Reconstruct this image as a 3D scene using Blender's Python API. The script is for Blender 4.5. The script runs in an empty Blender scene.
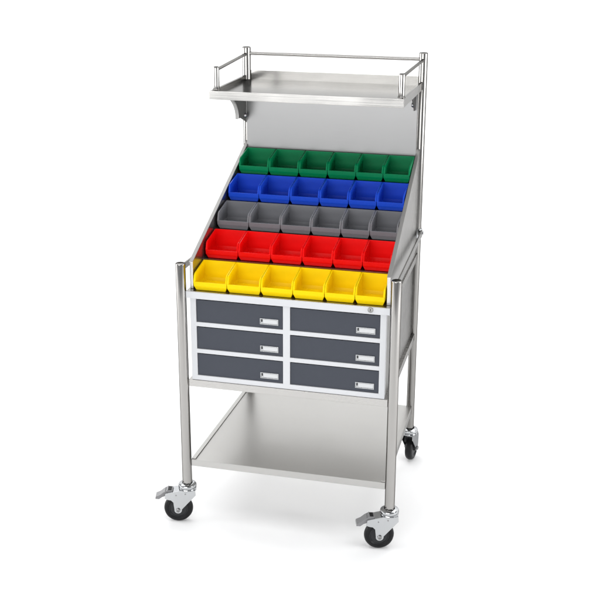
import bpy, bmesh, math, random
from mathutils import Vector, Matrix

random.seed(7)
scene = bpy.context.scene
C = scene.collection

# ------------------------------------------------------------------ camera
YAW, PITCH, ROLL = 0.2490, -0.3311, 0.0036
cam_data = bpy.data.cameras.new("camera")
cam = bpy.data.objects.new("camera", cam_data)
C.objects.link(cam)
cam_data.sensor_width = 36.0
cam_data.lens = 36.0 * 1144.03 / 600.0
cam_data.shift_x = -1.77 / 600.0
cam_data.shift_y = 0.0
cam_data.clip_start = 0.05
cam_data.clip_end = 200.0
_f = Vector((-math.sin(YAW) * math.cos(PITCH), math.cos(YAW) * math.cos(PITCH), math.sin(PITCH)))
_r = Vector((math.cos(YAW), math.sin(YAW), 0))
_u = _r.cross(_f)
_r2 = math.cos(ROLL) * _r + math.sin(ROLL) * _u
_u2 = -math.sin(ROLL) * _r + math.cos(ROLL) * _u
_m = Matrix((_r2, _u2, -_f)).transposed().to_4x4()
_m.translation = Vector((0.7863, -2.9153, 1.7769))
cam.matrix_world = _m
scene.camera = cam

# ------------------------------------------------------------------ light
world = bpy.data.worlds.new("World")
scene.world = world
world.use_nodes = True
wbg = world.node_tree.nodes["Background"]
wbg.inputs[0].default_value = (0.95, 0.97, 1.0, 1)
wbg.inputs[1].default_value = 0.55


def area(name, loc, target, sx, sy, watts, col=(1, 1, 1)):
    l = bpy.data.lights.new(name, 'AREA')
    l.shape = 'RECTANGLE'
    l.size, l.size_y, l.energy, l.color = sx, sy, watts, col
    o = bpy.data.objects.new(name, l)
    C.objects.link(o)
    o.location = loc
    o.rotation_euler = (Vector(target) - Vector(loc)).to_track_quat('-Z', 'Y').to_euler()
    return o


area("softbox_key", (-0.5, -1.15, 3.9), (-0.5, -1.1, 0.0), 5.4, 1.9, 125)
area("softbox_front", (-0.9, -5.6, 1.5), (0.0, 0.4, 0.3), 4.6, 1.8, 235)
area("softbox_rear_top", (-0.7, 2.3, 3.9), (-0.5, 0.6, 0.0), 5.4, 1.8, 120)
area("softbox_left", (-5.2, -0.3, 1.4), (0.0, 0.0, 0.0), 3.4, 1.6, 330)
area("softbox_right", (4.8, -0.3, 1.4), (0.0, 0.0, 0.0), 3.2, 1.6, 260)
area("softbox_backdrop", (-0.8, 1.5, 3.9), (-0.8, 3.5, 1.7), 6.0, 0.7, 70)

scene.view_settings.view_transform = 'Standard'
scene.view_settings.look = 'None'
scene.view_settings.exposure = -0.8
scene.view_settings.gamma = 1.0


# ------------------------------------------------------------------ materials
def new_mat(name):
    m = bpy.data.materials.new(name)
    m.use_nodes = True
    nt = m.node_tree
    return m, nt, nt.nodes["Principled BSDF"]


def steel(name, base, rough, stretch, bump=0.05, aniso=0.0, var=0.10, edge=0.35):
    """brushed stainless: fine grain stretched along one axis drives roughness and a slight bump"""
    m, nt, b = new_mat(name)
    n = nt.nodes
    tc = n.new('ShaderNodeTexCoord')
    mp = n.new('ShaderNodeMapping')
    mp.inputs['Scale'].default_value = stretch
    nt.links.new(tc.outputs['Object'], mp.inputs[0])
    no = n.new('ShaderNodeTexNoise')
    no.inputs['Scale'].default_value = 1.0
    no.inputs['Detail'].default_value = 4.0
    nt.links.new(mp.outputs[0], no.inputs['Vector'])
    big = n.new('ShaderNodeTexNoise')
    big.inputs['Scale'].default_value = 9.0
    big.inputs['Detail'].default_value = 3.0
    nt.links.new(tc.outputs['Object'], big.inputs['Vector'])
    mix = n.new('ShaderNodeMath'); mix.operation = 'ADD'
    nt.links.new(no.outputs['Fac'], mix.inputs[0])
    nt.links.new(big.outputs['Fac'], mix.inputs[1])
    mr = n.new('ShaderNodeMapRange')
    mr.inputs['From Min'].default_value = 0.6
    mr.inputs['From Max'].default_value = 1.4
    mr.inputs['To Min'].default_value = max(0.02, rough - var)
    mr.inputs['To Max'].default_value = rough + var
    nt.links.new(mix.outputs[0], mr.inputs['Value'])
    nt.links.new(mr.outputs[0], b.inputs['Roughness'])
    cr = n.new('ShaderNodeMix'); cr.data_type = 'RGBA'
    cr.inputs['A'].default_value = (*[c * 0.97 for c in base], 1)
    cr.inputs['B'].default_value = (*[min(1, c * 1.03) for c in base], 1)
    nt.links.new(mix.outputs[0], cr.inputs['Factor'])
    nt.links.new(cr.outputs['Result'], b.inputs['Base Color'])
    bp = n.new('ShaderNodeBump')
    bp.inputs['Strength'].default_value = bump
    bp.inputs['Distance'].default_value = 0.0006
    nt.links.new(no.outputs['Fac'], bp.inputs['Height'])
    nt.links.new(bp.outputs[0], b.inputs['Normal'])
    b.inputs['Metallic'].default_value = 1.0
    b.inputs['Specular Tint'].default_value = (edge, edge, edge, 1)
    return m


def coat(name, base, rough=0.4, spec=0.5, grain=900.0, bump=0.04, rvar=0.06, coatw=0.0):
    """paint / plastic with a fine orange peel and an uneven gloss"""
    m, nt, b = new_mat(name)
    n = nt.nodes
    tc = n.new('ShaderNodeTexCoord')
    no = n.new('ShaderNodeTexNoise')
    no.inputs['Scale'].default_value = grain
    nt.links.new(tc.outputs['Object'], no.inputs['Vector'])
    big = n.new('ShaderNodeTexNoise')
    big.inputs['Scale'].default_value = 14.0
    big.inputs['Detail'].default_value = 3.0
    nt.links.new(tc.outputs['Object'], big.inputs['Vector'])
    mr = n.new('ShaderNodeMapRange')
    mr.inputs['From Min'].default_value = 0.3
    mr.inputs['From Max'].default_value = 0.7
    mr.inputs['To Min'].default_value = max(0.03, rough - rvar)
    mr.inputs['To Max'].default_value = rough + rvar
    nt.links.new(big.outputs['Fac'], mr.inputs['Value'])
    nt.links.new(mr.outputs[0], b.inputs['Roughness'])
    bp = n.new('ShaderNodeBump')
    bp.inputs['Strength'].default_value = bump
    bp.inputs['Distance'].default_value = 0.0005
    nt.links.new(no.outputs['Fac'], bp.inputs['Height'])
    nt.links.new(bp.outputs[0], b.inputs['Normal'])
    b.inputs['Base Color'].default_value = (*base, 1)
    b.inputs['Specular IOR Level'].default_value = spec
    b.inputs['Coat Weight'].default_value = coatw
    return m


M = dict(
    sheet=steel("brushed_steel_sheet", (0.50, 0.49, 0.475), 0.27, (6, 420, 420), 0.015, var=0.05),
    satin=steel("satin_steel_shelf", (0.48, 0.474, 0.46), 0.34, (6, 420, 420), 0.012, var=0.04),
    satin_up=steel("satin_steel_side", (0.66, 0.65, 0.635), 0.26, (420, 420, 6), 0.004, var=0.04),
    bright=steel("bright_steel_shelf", (0.64, 0.63, 0.61), 0.18, (6, 420, 420), 0.01, var=0.04),
    sheet_up=steel("brushed_steel_upright", (0.48, 0.472, 0.46), 0.26, (420, 420, 5), 0.015, var=0.05),
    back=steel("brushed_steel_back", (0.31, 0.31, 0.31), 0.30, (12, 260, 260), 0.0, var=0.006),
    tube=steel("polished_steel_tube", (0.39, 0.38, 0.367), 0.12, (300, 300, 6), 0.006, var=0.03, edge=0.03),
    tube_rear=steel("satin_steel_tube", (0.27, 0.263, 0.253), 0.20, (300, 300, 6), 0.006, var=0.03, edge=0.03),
    rail=steel("satin_steel_rail", (0.36, 0.352, 0.34), 0.25, (300, 300, 300), 0.01, var=0.04, edge=0.3),
    chrome=steel("zinc_plate", (0.50, 0.51, 0.52), 0.15, (60, 60, 60), 0.03, var=0.05),
    dark_steel=steel("dark_steel", (0.30, 0.30, 0.30), 0.35, (60, 60, 60), 0.03),
    edge=steel("dull_steel_edge", (0.37, 0.365, 0.355), 0.50, (200, 200, 200), 0.005, var=0.05),
    dull=steel("dull_steel", (0.36, 0.36, 0.35), 0.40, (60, 60, 60), 0.02, var=0.05),
    white=coat("white_powder_coat", (0.62, 0.63, 0.65), 0.42, 0.4),
    slate=coat("slate_powder_coat", (0.040, 0.046, 0.062), 0.48, 0.4, grain=700, bump=0.06),
    rubber=coat("black_rubber", (0.010, 0.010, 0.011), 0.42, 0.18),
    hub=coat("charcoal_hub_plastic", (0.030, 0.031, 0.033), 0.45, 0.2),
    pedal=coat("grey_pedal_plastic", (0.20, 0.20, 0.205), 0.32, 0.5),
    card=coat("white_card", (0.62, 0.63, 0.64), 0.6, 0.2),
    green=coat("green_plastic", (0.001, 0.205, 0.075), 0.28, 0.12, 500),
    blue=coat("blue_plastic", (0.012, 0.066, 0.56), 0.28, 0.12, 500),
    grey=coat("grey_plastic", (0.170, 0.172, 0.185), 0.30, 0.15, 500),
    red=coat("red_plastic", (0.80, 0.003, 0.003), 0.28, 0.12, 500),
    yellow=coat("yellow_plastic", (0.92, 0.66, 0.001), 0.30, 0.12, 500),
    floor=coat("white_studio_sweep", (0.955, 0.955, 0.955), 0.75, 0.1, grain=60, bump=0.01),
)


# ------------------------------------------------------------------ mesh helpers
class MB:
    """collects shapes and links them as ONE mesh object"""

    def __init__(self):
        self.bm = bmesh.new()
        self.mi = 0

    def _face(self, vs):
        try:
            f = self.bm.faces.new(vs)
            f.material_index = self.mi
            return f
        except ValueError:
            return None

    def box(self, x0, x1, y0, y1, z0, z1, mat=None):
        co = [(x, y, z) for x in (x0, x1) for y in (y0, y1) for z in (z0, z1)]
        v = [self.bm.verts.new(mat @ Vector(c) if mat else c) for c in co]
        for q in ((0, 1, 3, 2), (4, 6, 7, 5), (0, 4, 5, 1), (2, 3, 7, 6), (0, 2, 6, 4), (1, 5, 7, 3)):
            self._face([v[i] for i in q])

    def prism(self, pts, axis_fn, t0, t1):
        """polygon pts (a,b) extruded; axis_fn(a,b,t) -> xyz"""
        A = [self.bm.verts.new(axis_fn(a, b, t0)) for a, b in pts]
        B = [self.bm.verts.new(axis_fn(a, b, t1)) for a, b in pts]
        n = len(pts)
        self._face(A[::-1]); self._face(B)
        for i in range(n):
            self._face([A[i], A[(i + 1) % n], B[(i + 1) % n], B[i]])

    def lathe(self, prof, origin, axis, seg=32, cap0=True, cap1=True):
        """prof: (radius, distance along axis) list"""
        ax = Vector(axis).normalized()
        e = Vector((1, 0, 0)) if abs(ax.x) < 0.9 else Vector((0, 1, 0))
        e1 = (e - ax * e.dot(ax)).normalized()
        e2 = ax.cross(e1)
        o = Vector(origin)
        rings = []
        for r, d in prof:
            rings.append([self.bm.verts.new(o + ax * d + r * (math.cos(2 * math.pi * k / seg) * e1 +
                                            math.sin(2 * math.pi * k / seg) * e2)) for k in range(seg)])
        for a, b in zip(rings, rings[1:]):
            for k in range(seg):
                self._face([a[k], a[(k + 1) % seg], b[(k + 1) % seg], b[k]])
        if cap0: self._face(rings[0][::-1])
        if cap1: self._face(rings[-1])

    def rod(self, p, q, r, seg=20, dome=0.0):
        p, q = Vector(p), Vector(q)
        L = (q - p).length
        prof = [(r, 0)]
        if dome:
            for k in range(0, 5):
                t = k / 4 * math.pi / 2
                prof.append((r - dome + dome * math.cos(t) if k else r, L - dome + dome * math.sin(t)))
        else:
            prof.append((r, L))
        self.lathe(prof, p, q - p, seg)

    def strip(self, pts, w_dir, w, th_fn=None):
        pass

    def build(self, name, mats, parent=None, loc=(0, 0, 0), bevel=0.0, seg=2, solid=0.0, smooth=True, angle=35, taper=0.0, right_only=False):
        if taper:      # the carcass narrows a little towards the back
            for v in self.bm.verts:
                if v.co.x > 0 or not right_only:
                    v.co.x *= 1 - taper * (0.7 if v.co.x > 0 else 1.0) * max(0.0, v.co.y)
        bmesh.ops.recalc_face_normals(self.bm, faces=self.bm.faces)
        me = bpy.data.meshes.new(name)
        self.bm.to_mesh(me)
        self.bm.free()
        mats = mats if isinstance(mats, (list, tuple)) else [mats]
        for m in mats: me.materials.append(m)
        o = bpy.data.objects.new(name, me)
        C.objects.link(o)
        if smooth:
            me.shade_smooth()
            if not bevel: me.set_sharp_from_angle(angle=math.radians(angle))
        if solid:
            s = o.modifiers.new("solid", 'SOLIDIFY'); s.thickness = abs(solid); s.offset = -1 if solid > 0 else 1
            s.use_even_offset = True
        if bevel:
            b = o.modifiers.new("bevel", 'BEVEL'); b.width = bevel; b.segments = seg
            b.limit_method = 'ANGLE'; b.angle_limit = math.radians(30); b.harden_normals = True
        if o.modifiers:
            bpy.context.view_layer.update()
            dg = bpy.context.evaluated_depsgraph_get()
            m2 = bpy.data.meshes.new_from_object(o.evaluated_get(dg))
            o.modifiers.clear()
            o.data = m2
            bpy.data.meshes.remove(me)
            m2.name = name
        if parent:
            o.parent = parent
        o.location = loc
        return o


def empty(name, loc=(0, 0, 0), rz=0.0, parent=None):
    o = bpy.data.objects.new(name, None)
    C.objects.link(o)
    o.location = loc
    o.rotation_euler.z = rz
    o.empty_display_size = 0.05
    if parent: o.parent = parent
    return o


def copy_tree(o, parent=None):
    c = o.copy()
    C.objects.link(c)
    c.parent = parent
    for ch in list(o.children):
        copy_tree(ch, c)
    return c


# ------------------------------------------------------------------ setting: white studio sweep
def sweep():
    mb = MB()
    prof = [(-4.2, 0.0), (2.3, 0.0)]
    R, cy = 1.2, 2.3
    for k in range(1, 17):
        t = k / 16 * math.pi / 2
        prof.append((cy + R * math.sin(t), R - R * math.cos(t)))
    prof.append((cy + R, 4.2))
    xs = (-9.0, 8.0)
    rows = [[mb.bm.verts.new((x, y, z)) for x in xs] for y, z in prof]
    for a, b in zip(rows, rows[1:]):
        mb._face([a[0], a[1], b[1], b[0]])
    o = mb.build("floor", M['floor'], angle=60)
    o['kind'] = 'structure'
    return o


sweep()

# ------------------------------------------------------------------ trolley
T = empty("trolley", (0, 0, 0))
T['label'] = "stainless steel trolley on castors with six dark drawers, bin rack and railed top shelf"
T['category'] = "trolley"

PX, PR = 0.310, 0.0145        # front posts
RXL, RXR, RY, RR = -0.2760, 0.2790, 0.5530, 0.0131   # rear posts
Z_LOW, Z_MID, Z_WORK, Z_TOP = 0.2077, 0.4680, 0.7413, 1.2788

# posts ------------------------------------------------------------
mb = MB(); mb.rod((0, 0, 0.110), (0, 0, 0.8225), PR, 40, dome=0.003)
fp = mb.build("front_post", M['tube'], T, (-PX, 0, 0))
o = copy_tree(fp, T); o.location = (PX, 0, 0)
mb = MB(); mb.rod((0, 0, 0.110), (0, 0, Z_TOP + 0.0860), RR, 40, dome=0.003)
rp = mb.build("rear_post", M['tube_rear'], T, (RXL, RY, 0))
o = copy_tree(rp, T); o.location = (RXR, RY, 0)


TAPER = 0.088

# trays ------------------------------------------------------------
def tray(name, x, y0, y1, z, lip, mat, rim=0.0, rim_w=0.013):
    """sheet folded down on all four sides, the two ends folded up into a narrow hem"""
    mb = MB()
    t = 0.0015
    mb.box(-x, x, y0, y1, z - t, z)
    mb.box(-x, x, y0, y0 + t, z - lip, z - t)
    mb.box(-x, x, y1 - t, y1, z - lip, z - t)
    for s in (-1, 1):
        a, b = sorted((s * x, s * (x - t)))
        mb.box(a, b, y0 + t, y1 - t, z - lip, z - t)
        if rim:
            a, b = sorted((s * (x - 0.0004), s * (x - rim_w)))
            mb.box(a, b, y0 + 0.004, y1 - 0.004, z, z + rim)
    # return flanges under the edges
    mb.box(-x + t, x - t, y0 + t, y0 + 0.016, z - lip, z - lip + t)
    mb.box(-x + t, x - t, y1 - 0.016, y1 - t, z - lip, z - lip + t)
    return mb.build(name, mat, T, bevel=0.0009, seg=2, taper=TAPER, right_only=True)


tray("shelf", 0.2950, -0.001, 0.552, Z_LOW, 0.021, M['satin'], rim=0.0035)
tray("shelf", 0.2950, -0.001, 0.552, Z_MID, 0.0215, M['sheet'])
tray("worktop", 0.2952, -0.0015, 0.545, Z_WORK, 0.0205, M['sheet'])

# cabinet ------------------------------------------------------------
CX, CZ0, CZ1 = 0.2850, Z_MID + 0.0006, Z_WORK - 0.0016
mb = MB()
mb.box(-CX, -CX + 0.0012, 0.0030, 0.540, CZ0, CZ1)
mb.box(CX - 0.0012, CX, 0.0030, 0.540, CZ0, CZ1)
mb.box(-CX + 0.0012, CX - 0.0012, 0.5388, 0.540, CZ0, CZ1)
cab = mb.build("cabinet", M['sheet_up'], T, taper=TAPER)

DW = (-0.2671, -0.0104, 0.0111, 0.2673)
DZ = [(0.7160 - 0.0825 * i - 0.0672, 0.7160 - 0.0825 * i) for i in range(3)]


def grid_plate(mb, xs, zs, holes, y0, y1):
    """flat plate in the xz plane made of cells; cells in holes are left open"""
    V = {}
    def vert(i, j, k):
        if (i, j, k) not in V:
            V[(i, j, k)] = mb.bm.verts.new((xs[i], (y0, y1)[k], zs[j]))
        return V[(i, j, k)]
    solid = lambda i, j: 0 <= i < len(xs) - 1 and 0 <= j < len(zs) - 1 and (i, j) not in holes
    for i in range(len(xs) - 1):
        for j in range(len(zs) - 1):
            if not solid(i, j): continue
            for k in (0, 1):
                q = [vert(i, j, k), vert(i + 1, j, k), vert(i + 1, j + 1, k), vert(i, j + 1, k)]
                mb._face(q if k == 0 else q[::-1])
            if not solid(i - 1, j): mb._face([vert(i, j, 0), vert(i, j + 1, 0), vert(i, j + 1, 1), vert(i, j, 1)])
            if not solid(i + 1, j): mb._face([vert(i + 1, j, 0), vert(i + 1, j, 1), vert(i + 1, j + 1, 1), vert(i + 1, j + 1, 0)])
            if not solid(i, j - 1): mb._face([vert(i, j, 0), vert(i, j, 1), vert(i + 1, j, 1), vert(i + 1, j, 0)])
            if not solid(i, j + 1): mb._face([vert(i, j + 1, 0), vert(i + 1, j + 1, 0), vert(i + 1, j + 1, 1), vert(i, j + 1, 1)])


mb = MB()
zs = [CZ0]
for a, b in DZ[::-1]: zs += [a - 0.0006, b + 0.0022]
zs.append(Z_WORK - 0.0212)
xs = [-CX, DW[0] - 0.0006, DW[1] + 0.0006, DW[2] - 0.0006, DW[3] + 0.0006, CX]
grid_plate(mb, xs, zs, {(i, j) for i in (1, 3) for j in (1, 3, 5)}, 0.0008, 0.014)
mb.build("front_frame", M['white'], cab, bevel=0.0007)

mb = MB()
mb.box(-0.2948, 0.2948, -0.0040, -0.0017, Z_WORK - 0.0204, Z_WORK - 0.0008)
mb.build("fascia", M['white'], cab, bevel=0.0007)

# drawers ------------------------------------------------------------
mb = MB()
dw, dh = DW[1] - DW[0] - 0.0012, 0.0660
mb.box(-dw / 2, dw / 2, 0.0042, 0.0058, 0, dh)                   # front skin
mb.box(-dw / 2 + 0.002, dw / 2 - 0.002, 0.0058, 0.020, 0.001, dh - 0.016)
mb.box(-dw / 2 + 0.006, dw / 2 - 0.006, 0.020, 0.480, 0.003, dh - 0.020)
dr0 = mb.build("drawer", M['slate'], T, bevel=0.0010)
LW, LH = 0.0540, 0.0178
lx1 = dw / 2 - 0.0125
lx0 = lx1 - LW
lz0 = 0.0100
mb = MB()
fx = [lx0, lx0 + 0.0016, lx1 - 0.0016, lx1]
fz = [lz0, lz0 + 0.0018, lz0 + LH - 0.0016, lz0 + LH]
grid_plate(mb, fx, fz, {(1, 1)}, 0.0016, 0.0042)
mb.box(lx0 + 0.0016, lx1 - 0.0016, 0.0034, 0.0042, lz0 + 0.0018, lz0 + LH - 0.0016)
mb.build("label_holder", M['chrome'], dr0, bevel=0.0003)
mb = MB()
mb.box(lx0 + 0.0100, lx1 - 0.0030, 0.0026, 0.0034, lz0 + 0.0032, lz0 + LH - 0.0030)
mb.build("label_card", M['card'], dr0)
mb = MB()
mb.box(lx0 + 0.0034, lx0 + 0.0072, 0.0022, 0.0034, lz0 + 0.0070, lz0 + LH - 0.0030)
mb.build("latch_slot", M['hub'], dr0)
for c in range(2):
    for i in range(3):
        d = dr0 if (c, i) == (0, 0) else copy_tree(dr0, T)
        d.location = ((DW[2 * c] + DW[2 * c + 1]) / 2, 0, DZ[i][0] + 0.0004)

# lock on the worktop edge
mb = MB()
lo = (0.2405, -0.0040, Z_WORK - 0.0085)
mb.lathe([(0.0078, 0.0), (0.0078, 0.0020), (0.0068, 0.0034), (0.0056, 0.0034), (0.0052, 0.0024)], lo, (0, -1, 0), 28)
lk = mb.build("lock", M['dull'], T)
mb = MB()
mb.box(lo[0] - 0.0009, lo[0] + 0.0009, lo[1] - 0.0028, lo[1] - 0.0024, lo[2] - 0.0035, lo[2] + 0.0035)
mb.build("keyhole", M['rubber'], lk)

# bin rack ------------------------------------------------------------
ROW_Y, ROW_DY = 0.0060, 0.1036
ROW_Z, ROW_DZ = Z_WORK + 0.0046, 0.0614
BIN_D = 0.0925
mb = MB()
pts = [(ROW_Y + ROW_DY - 0.0030, Z_WORK + 0.0008)]          # the first tier stands on the worktop itself
for i in range(1, 5):
    y0, z0 = ROW_Y + i * ROW_DY, ROW_Z + i * ROW_DZ - 0.0004
    pts.append((y0 - 0.0030, z0))
    pts.append((y0 + ROW_DY - 0.0030 if i < 4 else 0.5230, z0))
A = [[mb.bm.verts.new((x, y, z)) for y, z in pts] for x in (-0.2800, 0.2800)]
for k in range(len(pts) - 1):
    mb._face([A[0][k], A[1][k], A[1][k + 1], A[0][k + 1]])
mb.build("bin_rack", M['sheet'], T, solid=0.0012, smooth=False, taper=TAPER)

# sloping side panels, folded 12 mm thick
SX0, SX1 = 0.2805, 0.2908
side = [(0.0200, Z_WORK + 0.0004), (0.0200, 0.8220), (0.5400, 1.0720), (0.5400, Z_WORK + 0.0004)]
for s in (-1, 1):
    mb = MB()
    mb.prism(side, lambda a, b, t: (s * t, a, b), SX0, SX1)
    sp = mb.build("side_panel", M['satin_up'], T, bevel=0.0012, taper=TAPER)
    # folded edge capping the slope
    (y0, z0), (y1, z1) = side[1], side[2]
    mb = MB()
    cap = [(y0 - 0.0006, z0 + 0.0002), (y1, z1 + 0.0002), (y1, z1 + 0.0018), (y0 - 0.0010, z0 + 0.0018)]
    mb.prism(cap, lambda a, b, t: (s * t, a, b), SX0 - 0.0004, SX1 + 0.0004)
    mb.build("edge_strip", M['edge'], sp, bevel=0.0005, taper=TAPER)
# flat bars joining the front post tops to the rear posts
for s in (-1, 1):
    mb = MB()
    p, q = Vector((s * (PX + 0.000), PR - 0.001, 0)), Vector(((RXR if s > 0 else RXL) + s * (RR + 0.0022), RY, 0))
    d = (q - p).normalized(); n = Vector((d.y, -d.x, 0)) * 0.0022
    vs = []
    mb.prism([(0, 0.7960), (0, 0.8150), ((q - p).length, 0.8150), ((q - p).length, 0.7960)],
             lambda a, b, t: p + d * a + n * t + Vector((0, 0, b)), -1, 1)
    rl = mb.build("side_rail", M['sheet_up'], T, bevel=0.0006)
    mb = MB()
    mb.lathe([(RR + 0.0002, 0), (RR + 0.0030, 0.001), (RR + 0.0030, 0.029), (RR + 0.0002, 0.030)],
             (RXR if s > 0 else RXL, RY, 0.7900), (0, 0, 1), 32, False, False)
    mb.lathe([(0.0052, 0), (0.0052, 0.003), (0.0040, 0.0045)], ((RXR if s > 0 else RXL) + s * (RR + 0.0042), RY, 0.8055), (s, 0, 0), 16)
    mb.build("clamp", M['chrome'], rl)

# back panel between the rear posts
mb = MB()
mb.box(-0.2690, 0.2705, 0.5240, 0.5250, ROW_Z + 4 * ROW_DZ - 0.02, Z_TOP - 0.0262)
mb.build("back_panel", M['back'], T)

# top shelf ------------------------------------------------------------
TX, TY0, TY1, LIP, REC = 0.2810, 0.1995, 0.5560, 0.0240, 0.0130
mb = MB()
t = 0.0016
zt, zf = Z_TOP, Z_TOP - REC
mb.box(-TX + t, TX - t, TY0 + t, TY1 - t, zf - t, zf)                # floor of the tray
mb.box(-TX, TX, TY0, TY0 + t, zt - LIP, zt)                        # front lip
mb.box(-TX, -TX + t, TY0 + t, TY1, zt - LIP, zt)                   # side lips
mb.box(TX - t, TX, TY0 + t, TY1, zt - LIP, zt)
mb.box(-TX + t, TX - t, TY1 - t, TY1, zt - LIP, zt + 0.0145)       # back upstand
mb.box(-TX + t, TX - t, TY0 + t, TY0 + 0.0075, zt - 0.0012, zt - 0.0002)   # hemmed rim
mb.box(-TX + t, -TX + 0.0070, TY0 + 0.0075, TY1 - t, zt - 0.0012, zt - 0.0002)
mb.box(TX - 0.0070, TX - t, TY0 + 0.0075, TY1 - t, zt - 0.0012, zt - 0.0002)
mb.build("shelf", M['bright'], T, bevel=0.0007)

# gallery ------------------------------------------------------------
GX, GY0, GY1 = 0.2690, 0.2310, 0.5440
mb = MB()
mb.lathe([(0.0106, 0), (0.0106, 0.0024), (0.0098, 0.0034), (0.0088, 0.0036), (0.0088, 0.0630), (0.0080, 0.0655), (0.0050, 0.0664)],
         (0, 0, Z_TOP - 0.0008), (0, 0, 1), 32)
g0 = mb.build("gallery_post", M['tube'], T, (-GX, GY0, 0))
g = copy_tree(g0, T); g.location = (GX, GY0, 0)
GY1 = RY
zr = Z_TOP + 0.0600
for s in (-1, 1):
    mb = MB(); mb.rod((s * GX, GY0 + 0.006, zr - 0.004), ((RXR if s > 0 else RXL), RY - 0.011, zr + 0.004), 0.0047, 20)
    mb.build("gallery_rail", M['rail'], T)
mb = MB(); mb.rod((RXL + 0.011, RY, zr + 0.006), (RXR - 0.011, RY, zr + 0.006), 0.0054, 20)
mb.build("gallery_rail", M['rail'], T)

# brackets under the top shelf ----------------------------------------
zb = Z_TOP - LIP - 0.0004
curve = []
for k in range(0, 15):
    a = k / 14 * math.pi / 2
    curve.append((0.2800 + 0.1650 * math.sin(a), zb - 0.0060 - 0.0900 * (1 - math.cos(a))))   # concave hollow, (y, z)
for s in (-1, 1):
    mb = MB()
    if s > 0:      # the right-hand gusset is a smaller plain plate
        curve = [(0.4050 + (y - 0.28) * 0.55, zb - 0.004 + (z - zb) * 0.55) for y, z in curve]
    poly = [(0.2800 if s < 0 else 0.4050, zb)] + curve + ([(0.4600, zb - 0.0960), (0.5390, zb - 0.1250)] if s < 0 else [(0.5220, zb - 0.0600)]) + [(0.5390 if s < 0 else 0.5220, zb)]
    mb.prism(poly, lambda a, b, t: (s * t - (0.008 if s > 0 else 0), a, b), 0.2700, 0.2720)
    # flange following the hollow
    T0, T1 = 0.2722, 0.2810
    up = [[mb.bm.verts.new((s * x, y, z + dz)) for y, z in curve] for x in (T0, T1) for dz in (0.0, -0.0022)]
    n = len(curve)
    if s > 0:
        bmesh.ops.delete(mb.bm, geom=[v for r in up for v in r], context='VERTS')
        n = 0
    for k in range(n - 1):
        for i, j in ((0, 2), (2, 3), (3, 1), (1, 0)):
            mb._face([up[i][k], up[i][k + 1], up[j][k + 1], up[j][k]])
    for k in (0, n - 1) if n else ():
        mb._face([up[0][k], up[2][k], up[3][k], up[1][k]])
    br = mb.build("bracket", M['dull'] if s < 0 else M['back'], T)
    mb = MB()
    # its head faces inwards, through the gusset
    mb.lathe([(0.0078, 0), (0.0078, 0.003), (0.0060, 0.0065), (0.002, 0.0075)],
             (-0.2701, 0.5080, zb - 0.0960) if s < 0 else (0.2621, 0.5050, zb - 0.0400), (-s, 0, 0), 20)
    mb.build("screw", M['chrome'], br)

# castors ------------------------------------------------------------
WR, WT, AX = 0.0440, 0.0260, 0.0290      # wheel radius, width, trail


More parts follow.
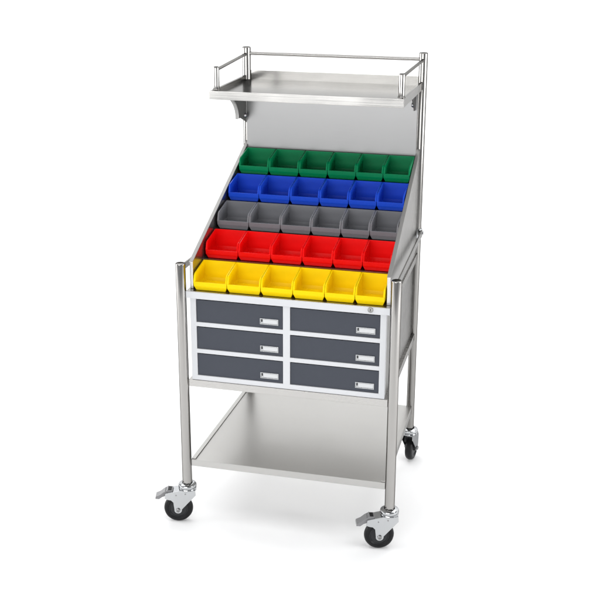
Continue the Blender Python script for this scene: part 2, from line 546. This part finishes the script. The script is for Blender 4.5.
def make_caster(brake):
    """built with the fork trailing along +x, axle along y, swivel axis at the origin"""
    mb = MB()
    plate = [(-0.0240, 0.1090), (0.0200, 0.1090)]
    if brake:
        plate += [(0.0330, 0.1068), (0.0660, 0.1000), (0.0690, 0.0830), (0.0600, 0.0790), (0.0500, 0.0770), (0.0430, 0.0700)]
    else:
        plate += [(0.0360, 0.1020), (0.0440, 0.0900), (0.0440, 0.0720)]
    for k in range(0, 11):
        a = math.radians(10 - k / 10 * 200)
        plate.append((AX + 0.0115 * math.cos(a), WR + 0.0115 * math.sin(a)))
    plate += [(-0.0250, 0.0930)]
    for s in (-1, 1):
        y0 = s * 0.0175
        mb.prism(plate, lambda a, b, t: (a, t, b), y0, y0 + s * 0.0024)
    top = [(-0.0240, 0.1092), (-0.0240, 0.1066), (0.0200, 0.1066)] + ([(0.0330, 0.1040), (0.0600, 0.0985), (0.0600, 0.1012), (0.0330, 0.1066)] if brake else []) + [(0.0200, 0.1092)]
    mb.prism(top, lambda a, b, t: (a, t, b), -0.0175, 0.0175)
    mb.mi = 1
    for s in (-1, 1):
        for (a, b) in ((0.006, 0.098), (0.034, 0.094)):
            mb.lathe([(0.0024, 0.0199), (0.0020, 0.0206)], (a, 0, b), (0, s, 0), 12)
    ca = mb.build("caster", [M['chrome'], M['dark_steel']], T, bevel=0.0010)
    mb = MB()   # swivel race
    mb.lathe([(0.0160, 0.1285), (0.0220, 0.1275), (0.0262, 0.1250), (0.0275, 0.1215), (0.0275, 0.1180), (0.0262, 0.1160),
              (0.0240, 0.1150), (0.0262, 0.1138), (0.0270, 0.1115), (0.0255, 0.1092)], (0, 0, 0), (0, 0, 1), 40, False, True)
    mb.mi = 1
    mb.lathe([(0.0160, 0.1285), (0.0200, 0.1240), (0.0150, 0.1238)], (0, 0, 0), (0, 0, 1), 40, False, False)
    mb.build("swivel_race", [M['chrome'], M['dark_steel']], ca)
    mb = MB()   # tyre with rounded shoulders
    h = WT / 2
    prof = [(0.0285, -h + 0.0030), (0.0300, -h + 0.0010), (0.0330, -h), (0.0385, -h + 0.0016), (0.0422, -h + 0.0052), (0.0440, -h + 0.0110)]
    prof = prof + [(r, -d) for r, d in prof[::-1]]
    mb.lathe(prof, (AX, 0, WR), (0, 1, 0), 56, False, False)
    mb.build("tyre", M['rubber'], ca)
    mb = MB()
    prof = [(0.0040, -h - 0.003), (0.0105, -h - 0.003), (0.0115, -h + 0.0030), (0.0255, -h + 0.0042), (0.0270, -h + 0.0018), (0.0290, -h + 0.0024)]
    prof = prof + [(r, -d) for r, d in prof[::-1]]
    mb.lathe(prof, (AX, 0, WR), (0, 1, 0), 48, True, True)
    mb.build("wheel_hub", M['hub'], ca)
    mb = MB()   # one bolt right through the fork
    half = [(0.0024, 0.0228), (0.0028, 0.0240), (0.0050, 0.0240), (0.0062, 0.0232), (0.0062, 0.0200), (0.0035, 0.0198)]
    mb.lathe([(r, -d) for r, d in half] + half[::-1], (AX, 0, WR), (0, 1, 0), 24)
    mb.build("axle_bolt", M['dark_steel'], ca)
    if brake:
        mb = MB()   # foot pedal, drooping and flared at its end
        sec = [(0.0440, 0.1075), (0.0600, 0.1085), (0.0720, 0.1020), (0.0830, 0.0930), (0.0965, 0.0870), (0.0975, 0.0800),
               (0.0860, 0.0790), (0.0760, 0.0860), (0.0640, 0.0900), (0.0600, 0.0930), (0.0480, 0.0985)]
        mb.prism(sec, lambda a, b, t: (a, t, b), -0.0150, 0.0150)
        mb.box(0.0580, 0.0600, -0.0152, 0.0152, 0.1084, 0.1100)
        mb.box(0.0660, 0.0680, -0.0120, 0.0120, 0.1040, 0.1064)
        mb.build("brake_pedal", M['pedal'], ca, bevel=0.0012)
        mb = MB()
        mb.box(0.0480, 0.0590, -0.0105, 0.0105, 0.1090, 0.1098)
        mb.build("pedal_insert", M['rubber'], ca)
    return ca


front = make_caster(True)
front.location = (-PX, 0, 0); front.rotation_euler.z = math.pi + YAW + 0.02
o = copy_tree(front, T); o.location = (PX, 0, 0); o.rotation_euler.z = math.pi + YAW + 0.06
rear = make_caster(False)
rear.location = (RXR, RY, 0); rear.rotation_euler.z = math.radians(82)
o = copy_tree(rear, T); o.location = (RXL, RY, 0); o.rotation_euler.z = math.radians(118)

# ------------------------------------------------------------------ bins
BH, LIPH = 0.0645, 0.0256


def bin_mesh(w, mat):
    """open-fronted bin: narrower foot, upright rim, low lip, side tops stepping up behind the lip and rising to the back"""
    mb = MB()
    v = mb.bm.verts.new
    h = w / 2 - 0.0004
    g = h - 0.0060
    D = BIN_D
    F = mb._face
    f0, b0 = (v((-g, 0.0070, 0)), v((g, 0.0070, 0))), (v((-g, D - 0.005, 0)), v((g, D - 0.005, 0)))
    f1, b1 = (v((-h + 0.0007, 0.0014, 0.0130)), v((h - 0.0007, 0.0014, 0.0130))), (v((-h + 0.0007, D - 0.001, 0.0130)), v((h - 0.0007, D - 0.001, 0.0130)))
    lip = (v((-h, 0.0, LIPH)), v((h, 0.0, LIPH)))
    bm_ = (v((-h, D, LIPH)), v((h, D, LIPH)))
    kn = (v((-h, 0.0070, 0.0445)), v((h, 0.0070, 0.0445)))
    k2 = (v((-h, 0.0110, 0.0478)), v((h, 0.0110, 0.0478)))
    k3 = (v((-h, 0.0160, 0.0497)), v((h, 0.0160, 0.0497)))
    top = (v((-h, D, BH)), v((h, D, BH)))
    F([f0[0], b0[0], b0[1], f0[1]])
    F([f0[0], f0[1], f1[1], f1[0]]); F([f1[0], f1[1], lip[1], lip[0]])
    F([b0[0], b1[0], b1[1], b0[1]]); F([b1[0], bm_[0], bm_[1], b1[1]]); F([bm_[0], top[0], top[1], bm_[1]])
    for s in (0, 1):
        F([f0[s], f1[s], b1[s], b0[s]])
        F([f1[s], lip[s], bm_[s], b1[s]])
        F([lip[s], kn[s], k2[s], k3[s], top[s], bm_[s]])
    bmesh.ops.recalc_face_normals(mb.bm, faces=mb.bm.faces)
    # outward: the shell is open, so make sure the base looks down
    base = [f for f in mb.bm.faces if all(abs(q.co.z) < 1e-6 for q in f.verts)][0]
    if base.normal.z > 0:
        bmesh.ops.reverse_faces(mb.bm, faces=mb.bm.faces)
    me = bpy.data.meshes.new("bin"); mb.bm.to_mesh(me); mb.bm.free()
    me.materials.append(mat)
    o = bpy.data.objects.new("storage_bin", me); C.objects.link(o)
    s = o.modifiers.new("s", 'SOLIDIFY'); s.thickness = 0.0040; s.offset = -1; s.use_even_offset = True
    b = o.modifiers.new("b", 'BEVEL'); b.width = 0.0007; b.segments = 2; b.limit_method = 'ANGLE'; b.angle_limit = math.radians(9); b.harden_normals = True
    me.shade_smooth()
    bpy.context.view_layer.update()
    m2 = bpy.data.meshes.new_from_object(o.evaluated_get(bpy.context.evaluated_depsgraph_get()))
    bpy.data.objects.remove(o); bpy.data.meshes.remove(me)
    m2.name = "storage_bin"
    return m2


BX = [-0.2765, -0.1765, -0.0770, 0.0170, 0.1080, 0.1945, 0.2785]
TIERS = ["yellow", "red", "grey", "blue", "green"]
WHERE = {"yellow": "tier just above the drawers", "red": "tier above the yellow bins", "grey": "middle tier between red and blue",
         "blue": "tier below the green bins", "green": "top tier under the shelf"}
ORD = ["leftmost", "second from the left", "third from the left", "third from the right", "second from the right", "rightmost"]
for i, col in enumerate(TIERS):
    for c in range(6):
        yc = ROW_Y + i * ROW_DY + 0.045
        x0, x1 = (x * (1 - TAPER * (0.7 if x > 0 else 1.0) * yc) for x in (BX[c], BX[c + 1]))
        me = bin_mesh(x1 - x0, M[col])
        o = bpy.data.objects.new("storage_bin", me)
        C.objects.link(o)
        o.location = ((x0 + x1) / 2, ROW_Y + i * ROW_DY + random.uniform(-0.0007, 0.0006), (ROW_Z + i * ROW_DZ + 0.0006 if i else Z_WORK + 0.0008))
        o['label'] = f"open {col} plastic bin, {ORD[c]} in the {WHERE[col]}"
        o['category'] = "storage bin"
        o['group'] = f"{col} bins in the {WHERE[col]}"
